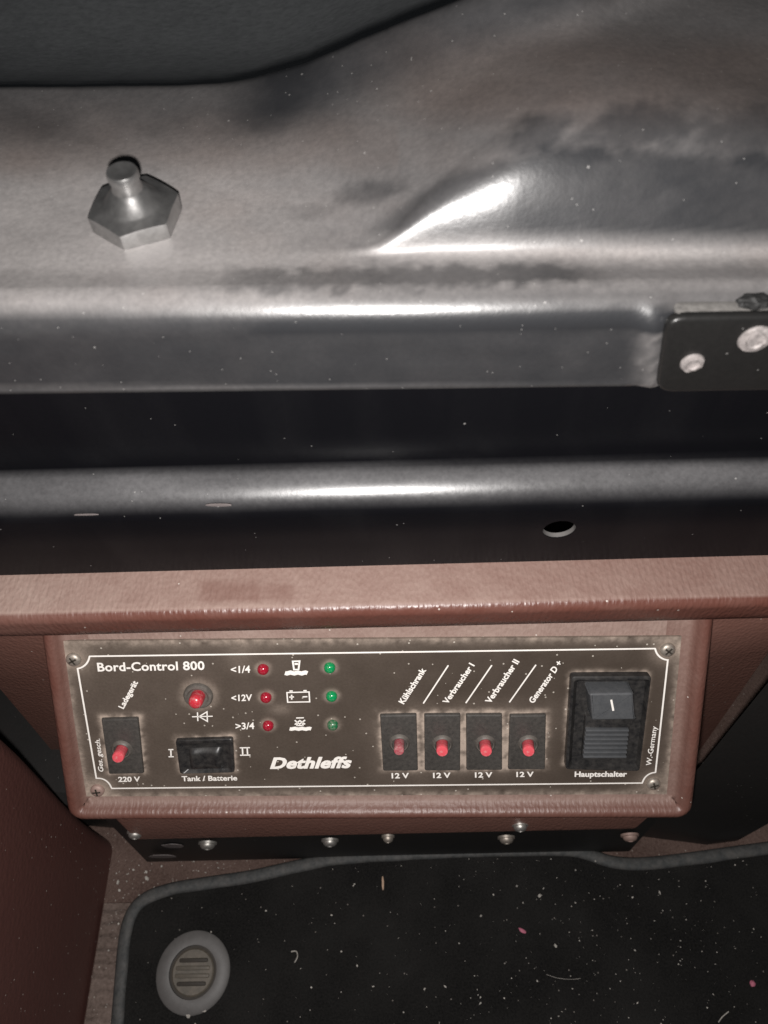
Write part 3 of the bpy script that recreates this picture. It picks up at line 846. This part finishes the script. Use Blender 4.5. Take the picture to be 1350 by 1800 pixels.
strokes('divider_line', [[(744, 1236), (788, 1169)], [(818.7, 1235.3), (864.5, 1168.7)], [(895.2, 1234), (942, 1168)]][0:1], 2.5)
strokes('divider_line', [[(818.7, 1235.3), (864.5, 1168.7)]], 2.5); strokes('divider_line', [[(895.2, 1234), (942, 1168)]], 2.5)
strokes('numeral', [[(296, 1317.2), (305, 1317)], [(300.4, 1317), (301, 1329.6)], [(296.5, 1329.7), (305.6, 1329.5)]], 2.6)
strokes('numeral', [[(421.5, 1314), (439.5, 1313.6)], [(426.2, 1313.8), (426.9, 1326.8)], [(434.6, 1313.8), (435.4, 1326.6)], [(422, 1327), (440.3, 1326.6)]], 2.6)
# diode sign
strokes('diode_sign', [[(337.8, 1259.4), (374, 1258.4)], [(347.3, 1251.5), (348, 1267)], [(350.2, 1259), (364, 1250.6), (364.8, 1267.6), (350.2, 1259)]], 2.2)
# tank and battery signs
def r4(x, y): return (380 + x / 4.5, 1130 + y / 4.5)
wave = [r4(545 + 177 * i / 12, 236 + 4 * math.sin(i * 1.6)) for i in range(13)]
strokes('tank_sign', [wave], 8.4)
strokes('cup_sign', [[r4(606, 144), r4(660, 142), r4(652, 208), r4(616, 210)]], 3.0, closed=True); strokes('cup_sign', [[r4(620, 165), r4(648, 164)]], 4)
strokes('battery_sign', [[r4(560, 391), r4(735, 386), r4(740, 464), r4(566, 467)]], 2.4, closed=True)
strokes('battery_sign', [[r4(580, 379), r4(606, 378)], [r4(690, 376), r4(716, 375)], [r4(578, 427), r4(616, 425)], [r4(597, 408), r4(598, 446)], [r4(684, 425), r4(722, 423)]], 2.6)
wave = [r4(582 + 170 * i / 12, 677 + 3 * math.sin(i * 1.6)) for i in range(13)]
strokes('waste_sign', [wave], 7.6)
strokes('waste_sign', [[r4(633, 592), r4(694, 590)], [r4(640, 622), r4(640, 655)], [r4(686, 622), r4(686, 655)], [r4(622, 610), r4(660, 640), r4(704, 608)], [r4(622, 644), r4(662, 612), r4(704, 642)], [r4(640, 652), r4(688, 651)]], 2.6)

def at_panel(p, c=0.0): return Matrix.Translation((p.x, p.y, c))
# corner screws
def panel_screw(p, mat, ang, r):
    prof = [(r, -.0005), (r * 1.0, .0006), (r * .93, .0013), (r * .7, .0018), (r * .45, .0020)]
    o = obj('screw', lathe(prof, 28), cp, mat); o.matrix_local = at_panel(p)
    bm = bmesh.new()
    for k in range(2):
        mm = Matrix.Rotation(ang + k * math.pi / 2, 4, 'Z')
        bmesh.ops.create_cube(bm, size=1, matrix=mm @ Matrix.Translation((0, 0, .0017)) @ Matrix.Diagonal((r * 1.15, r * .24, .0009, 1)))
    me = bpy.data.meshes.new('x'); bm.to_mesh(me); bm.free()
    sl = obj('cross_slot', me, o, 'groove'); return o
for p, m_, a in zip(scr, ('screw', 'screw_brown', 'screw', 'screw'), (.5, .1, .9, .3)):
    panel_screw(p, m_, a, .0031)
# LEDs
led_me = lathe([(.0024, -.0005), (.0024, .0006), (.00225, .0013), (.0018, .0020), (.0011, .0024), (.0004, .0026)], 24)
for i, p in enumerate(leds):
    me = led_me.copy(); me.materials.append(M['led_red' if i < 3 else 'led_green_dark' if i == 5 else 'led_green'])
    o = obj('indicator_lamp', me, cp); o.matrix_local = at_panel(p)
    tag(o, ('red' if i < 3 else 'green') + ' round indicator lamp')
# breakers
def button(parent, base, tip_px, r, length, mat, name='button', dome=.0004):
    # leans as the pushed-out caps do: from its base to where its tip stands
    tip = P2(*tip_px, length)
    d = Vector((tip.x - base.x, tip.y - base.y, length)); 
    rot = d.to_track_quat('Z', 'Y').to_matrix().to_4x4(); L = d.length
    me = lathe([(r * 1.02, 0), (r, L * .75), (r * .99, L - dome), (r * .9, L - dome * .3), (r * .6, L), (.0002, L + dome * .1)], 28)
    o = obj(name, me, parent, mat); o.matrix_local = Matrix.Translation((base.x, base.y, .0)) @ rot; return o
btn = [((701.9, 1301.5), (701.3, 1320.5), 'red_worn', .0022, .0080), ((777, 1303), (777.2, 1321), 'red', .0025, .0092), ((852, 1303), (854.7, 1321), 'red', .0025, .0092), ((927.5, 1303), (929.3, 1321), 'red', .0025, .0092), ((216.5, 1312.5), (207, 1332), 'red', .0025, .0095)]
for i, (po, b) in enumerate(zip(brk_px, btn)):
    pts = [P2(*c) for c in po]
    me = prism(round_rect([(p.x, p.y) for p in pts], .0007, 2), -.0006, .0016, .0007, 'x', 2)
    o = obj('circuit_breaker', me, cp, 'breaker')
    col = P2(*b[0])
    cme = lathe([(.0047, .0014), (.0043, .0024), (.0037, .0030), (.0033, .0029), (.0030, .0014), (.0029, .0010)], 32, cap=False)
    cc = obj('collar', cme, o, 'collar'); cc.matrix_local = at_panel(col)
    button(o, col, b[1], b[3], b[4], b[2])
# round push button above the diode sign
hub = obj('round_bezel', lathe([(.0062, -.0005), (.0062, .0008), (.0056, .0016), (.0046, .0018), (.0040, .0010), (.0036, .0008), (.0002, .0008)], 40), cp, 'collar'); hub.matrix_local = at_panel(hubp)
o = obj('push_button_cap', lathe([(.0031, 0), (.0030, .0055), (.0028, .0066), (.0021, .0074), (.0010, .0078), (.0002, .0079)], 32), hub, 'red_deep')
tip = P2(342.5, 1237, .0075); dv_ = Vector((tip.x - hubp.x, tip.y - hubp.y, .0075)); o.matrix_local = dv_.to_track_quat('Z', 'Y').to_matrix().to_4x4()

def ring_prism(outer, inner, z0, z1, zi, name='x'):
    """bezel: outer loop at z0..z1, sloping inside to inner loop at zi"""
    k = len(outer); vs = []
    rows = [[(x, y, z0) for x, y in outer], [(x, y, z1 - .0004) for x, y in outer]]
    cx = sum(p[0] for p in outer) / k; cy = sum(p[1] for p in outer) / k
    rows.append([(x + (cx - x) * .03, y + (cy - y) * .03, z1) for x, y in outer])
    rows.append([(a[0] + (b[0] - a[0]) * .35, a[1] + (b[1] - a[1]) * .35, z1) for a, b in zip(outer, inner)])
    rows.append([(x, y, zi) for x, y in inner])
    v, f = grid(rows, True); f.append(tuple(range(4 * k, 5 * k)))
    return mesh(v, f, name, auto=30)
# small rocker (tank / battery)
ou = [tuple(P2(*c)) for c in sw_px]; n_in = ((324, 1309), (398, 1307), (402, 1349), (330, 1351))
ii = [tuple(P2(*c)) for c in n_in]
sw = obj('tank_switch', ring_prism(round_rect(ou, .0012, 3), round_rect(ii, .0009, 3), -.0005, .0020, .0006), cp, 'switch')
A_, B_, C_, D_ = [P2(*c) for c in ((331, 1313), (391, 1311), (394, 1348), (336, 1350))]
rows = []
for j in range(9):
    t = j / 8; r = []
    for i in range(15):
        s_ = i / 14
        p = (D_.lerp(C_, s_)).lerp(A_.lerp(B_, s_), t)
        edge = (1 - (2 * s_ - 1) ** 8) * (1 - (2 * t - 1) ** 8)
        r.append((p.x, p.y, .0004 + .0030 * edge * (.55 + .45 * (2 * s_ - 1) ** 2) + .0004 * edge * t))
    rows.append(r)
v, f = grid(rows); obj('rocker', mesh(v, f, auto=50), sw, 'switch')
# main switch
ou = [tuple(P2(*c)) for c in ms_px]; ii = [tuple(P2(*c)) for c in ((1014, 1196), (1134, 1195), (1117, 1342), (1004, 1341))]
ms = obj('main_switch', ring_prism(round_rect(ou, .0016, 3), round_rect(ii, .0010, 3), -.0005, .0036, .0004), cp, 'switch')
tb = [tuple(P2(*c, .0075)) for c in ((1036, 1217), (1112, 1216), (1116, 1263), (1040, 1264))]
obj('rocker_head', prism(round_rect(tb, .0008, 3), -.003, .0085, .0009, 'x', 3), ms, 'switchblue')
sb = [tuple(P2(*c, .002)) for c in ((1029, 1258), (1109, 1258), (1102, 1331), (1022, 1331))]
obj('rocker_body', prism(round_rect(sb, .0006, 2), -.003, .0024, .0004, 'x', 2), ms, 'switch')  # black under lighter ribs: the shade between them is put into the colour
for i in range(7):
    vv_ = 1282 + (1328 - 1282) * i / 6; sh = (vv_ - 1258) / 73 * 7
    a = P2(1031 - sh, vv_, .0030); b = P2(1107 - sh, vv_, .0030); hh = .00052
    me = prism([(a.x, a.y - hh), (b.x, b.y - hh), (b.x, b.y + hh), (a.x, a.y + hh)], .0020, .0042, .0003, 'x', 2)
    obj('rib', me, ms, 'switchblue')
def raised_stroke(p, r, wpx, c, parent, name):
    a = P2(*p, c); b = P2(*r, c); d = (b - a).normalized(); n_ = Vector((-d.y, d.x)) * wpx * .00012
    me = prism([tuple(a - n_), tuple(b - n_), tuple(b + n_), tuple(a + n_)], c, c + .00015); return obj(name, me, parent, 'print')
raised_stroke((1074.3, 1230), (1078, 1249), 3.4, .0085, ms, 'on_mark')

# ------------------------------------------------------------------ floor mat
MATH = .0065
mt = thing('floor_mat', 'black carpet floor mat with grey rubber binding, littered with pale lint', 'floor mat', Matrix.Translation((0.05, 0, 0)))
MO = Vector((.05, 0, 0))
edge_px = [(196, 1860), (199, 1800), (204, 1740), (208, 1690), (213, 1640), (222, 1606), (238, 1582), (265, 1566), (310, 1554), (370, 1545), (440, 1535), (510, 1519), (570, 1506), (640, 1499), (740, 1493), (850, 1489), (950, 1487), (1010, 1488), (1040, 1496), (1070, 1509), (1110, 1513), (1160, 1510), (1230, 1501), (1300, 1491), (1370, 1482), (1480, 1470)]
epts = [on_z(u, v_, MATH) for u, v_ in edge_px]
def resample(pts, n):
    L = [0]
    for a, b in zip(pts, pts[1:]): L.append(L[-1] + (b - a).length)
    out = []
    for i in range(n):
        s_ = L[-1] * i / (n - 1); k = 0
        while k < len(L) - 2 and L[k + 1] < s_: k += 1
        out.append(pts[k].lerp(pts[k + 1], (s_ - L[k]) / max(1e-9, L[k + 1] - L[k])))
    for _ in range(3):
        out = [out[0]] + [(out[i - 1] + out[i] * 2 + out[i + 1]) / 4 for i in range(1, n - 1)] + [out[-1]]
    return out
ep = resample(epts, 160)
poly = [(p.x - MO.x, p.y - MO.y) for p in ep] + [(.33, ep[-1].y), (.33, -.2), (ep[0].x - MO.x + .002, -.2)]
bm = bmesh.new(); vs = [bm.verts.new((x, y, MATH - .001)) for x, y in poly]; fc = bm.faces.new(vs)
if fc.normal.z < 0: fc.normal_flip()
bm.normal_update()
r = bmesh.ops.extrude_face_region(bm, geom=[fc])
for e_ in r['geom']:
    if isinstance(e_, bmesh.types.BMVert): e_.co.z = .0008
bmesh.ops.recalc_face_normals(bm, faces=bm.faces); bmesh.ops.triangulate(bm, faces=bm.faces)
me = bpy.data.meshes.new('mat_carpet'); bm.to_mesh(me); bm.free(); obj('mat_carpet', me, mt, 'mat')
rows = []
ns = len(ep)
for i, p in enumerate(ep):
    t = (ep[min(i + 1, ns - 1)] - ep[max(i - 1, 0)]).normalized(); nrm_ = Vector((t.y, -t.x, 0))      # towards the mat
    wv_ = 1 + .12 * noise.noise((i * .17, 3, 0))
    pr_ = [(-.0018, -.0060), (-.0018, -.0012), (-.0004, .0006), (.002, .0013), (.0042 * wv_, .0010), (.0054 * wv_, .0003), (.0057 * wv_, -.003)]
    rows.append([p + nrm_ * s_ + Vector((0, 0, z)) - MO for s_, z in pr_])
v, f = grid(rows); obj('binding', mesh(v, f, smooth=True), mt, 'rubber')
# pile: short fibres standing out of the carpet
rp = random.Random(3); vs = []; fs = []
def in_mat(x, y):
    # inside if in front of the bound edge
    ins = False; j = len(poly) - 1
    for i in range(len(poly)):
        xi, yi = poly[i]; xj, yj = poly[j]
        if (yi > y) != (yj > y) and x < (xj - xi) * (y - yi) / (yj - yi) + xi: ins = not ins
        j = i
    return ins
cnt = 0
while cnt < 26000:
    x = rp.uniform(-.24, .24); y = rp.uniform(-.03, .11)
    if not in_mat(x, y): continue
    cnt += 1
    a = rp.uniform(0, 6.28); l = rp.uniform(.0006, .0018); w_ = rp.uniform(.00006, .00013); b = len(vs); z = MATH - .001
    dx, dy = math.cos(a), math.sin(a)
    vs += [(x - dy * w_, y + dx * w_, z), (x + dy * w_, y - dx * w_, z), (x + dx * l * .7, y + dy * l * .7, z + l * .8)]
    fs.append((b, b + 1, b + 2))
o = obj('pile', mesh(vs, fs, fix=False), mt, 'mat'); tag(o, kind='stuff')
# fixing knob
gp = on_z(340, 1709, MATH)
gr = obj('fixing_ring', lathe([(.0213, -.003), (.0213, .0008), (.0203, .0017), (.0150, .0022), (.0137, .0020), (.0134, -.001)], 64, cap=False), mt, 'ring'); gr.location = gp - MO
gg = obj('groove', lathe([(.0136, -.0012), (.0136, .0001), (.0002, .0001)], 48), gr, 'groove')
kn = obj('turn_knob', lathe([(.0122, -.001), (.0122, .0012), (.0114, .0020), (.0002, .0021)], 56), gr, 'knob'); kn.rotation_euler.z = 0
for i in range(4):
    y = -.0058 + .0039 * i; hw = math.sqrt(.0105 ** 2 - y * y) * .95
    me = prism(round_rect([(-hw, y - .0011), (hw, y - .0011), (hw, y + .0011), (-hw, y + .0011)], .0008, 2), .0018, .0033, .0005, 'x', 2)
    obj('grip_bar', me, kn, 'groove' if i in (0, 3) else 'knob')  # outer two raised bars carry the dark of recessed slots in their colour
# ribbed carpet strip beside the mat
me = prism([(-.1745, -.2), (-.1525, -.2), (-.1545, .045), (-.158, .0575), (-.1745, .0575)], .001, .0045, .0008)
tag(obj('carpet_strip', me, None, 'strip'), 'narrow ribbed brown carpet strip between maroon panel and floor mat', 'carpet')

# ------------------------------------------------------------------ lint, crumbs, litter
vs = []; fs = []
rl = random.Random(11)
def flk(x, y, z, r):
    b = len(vs); k = rl.randint(4, 6); a0_ = rl.uniform(0, 6); st_ = rl.uniform(.35, 1); ro = rl.uniform(0, 6.28)
    for t_ in (0, 1):
        for i in range(k):
            a = a0_ + 6.283 * i / k; rr = r * rl.uniform(.7, 1.2)
            px_, py_ = rr * math.cos(a), rr * st_ * math.sin(a)
            vs.append((x + px_ * math.cos(ro) - py_ * math.sin(ro), y + px_ * math.sin(ro) + py_ * math.cos(ro), z + t_ * r * .7))
    fs.append(tuple(range(b + k, b + 2 * k)))
    for i in range(k): fs.append((b + i, b + (i + 1) % k, b + k + (i + 1) % k, b + k + i))
cnt = 0
while cnt < 470:
    u = rl.uniform(200, 1400) if rl.random() < .35 else rl.gauss(1020, 230); v_ = rl.uniform(1500, 1830)
    p = on_z(u, v_, MATH)
    if not in_mat(p.x - MO.x, p.y - MO.y) or (p - gp).length < .022 and rl.random() < .9: continue
    if rl.random() > .35 + .65 * (.5 + .9 * fbm(u / 90, v_ / 70, 8)): continue
    cnt += 1; flk(p.x, p.y, MATH + .0004, min(.0011, .00022 * math.exp(rl.gauss(0, .55))))
for u, v_, r_ in ((656, 1734, .0011), (628, 1698, .0008), (583, 1609, .0007), (948, 1575, .0010), (976, 1663, .0013), (955, 1562, .0008), (782, 1734, .0009), (332, 1786, .0013), (360, 1777, .0011), (746, 1739, .0008), (845, 1610, .0007)):
    p = on_z(u, v_, MATH); flk(p.x, p.y, MATH + .0006, r_)
def thread(pxs, r):
    pts = resample([on_z(u, v_, MATH) + Vector((0, 0, .0008)) for u, v_ in pxs], 14)
    v, f = tube(pts, r, 5); b = len(vs)
    for p in v: vs.append(tuple(p))
    for g in f: fs.append(tuple(i + b for i in g))
thread([(512, 1673), (522, 1671), (524, 1682), (518, 1692)], .00035)
thread([(960, 1713), (980, 1720), (1005, 1722), (1020, 1720)], .0001)
thread([(1262, 1797), (1268, 1788), (1280, 1778)], .0003)
thread([(696, 1500), (702, 1489), (712, 1486)], .0002)
lint = obj('lint', mesh(vs, fs), None, 'lint'); tag(lint, 'pale lint and dust flecks scattered over the black mat', 'lint', kind='stuff')
def crumb(name, u, v_, r, mat, label, cat, st_=(1, 1, .7), rot=0):
    me = bpy.data.meshes.new(name); bm = bmesh.new(); bmesh.ops.create_icosphere(bm, subdivisions=2, radius=r)
    for qv in bm.verts:
        k = 1 + .3 * noise.noise(qv.co * 700 + Vector((u, 0, 0))); qv.co = Vector((qv.co.x * st_[0], qv.co.y * st_[1], qv.co.z * st_[2])) * k
    bm.to_mesh(me); bm.free(); p = on_z(u, v_, MATH + .001)
    o = obj(name, me, None, mat); o.location = p; o.rotation_euler.z = rot; tag(o, label, cat); return o
crumb('crumb', 1323, 1729, .0016, 'pink', 'round pink crumb on the mat near the right edge of the photo', 'crumb')['group'] = 'pink crumbs on the mat'
crumb('crumb', 918, 1636, .0013, 'pink', 'thin pink sliver on the mat below the middle of the console', 'crumb', (1.9, .8, .5), -.6)['group'] = 'pink crumbs on the mat'
crumb('straw', 673, 1553, .0011, 'straw', 'short upright tan straw fibre on the mat under the console', 'straw', (.6, 3.6, .6), .02)
vs = []; fs = []
for i in range(120):
    u = rl.uniform(175, 420); v_ = rl.uniform(1495, 1585); p = on_z(u, v_, 0)
    if in_mat(p.x - MO.x, p.y - MO.y) or p.x < -.172 or p.y > .083: continue
    flk(p.x, p.y, .0004, .0004 * math.exp(rl.gauss(0, .6)))
for i in range(40):
    p = Vector((rl.uniform(-.173, -.157), rl.uniform(-.03, .055), 0)); flk(p.x, p.y, .0046, .0004 * math.exp(rl.gauss(0, .5)))
o = obj('floor_grit', mesh(vs, fs), None, 'lint'); tag(o, 'pale grit in the floor corner beside the floor mat', 'grit', kind='stuff')
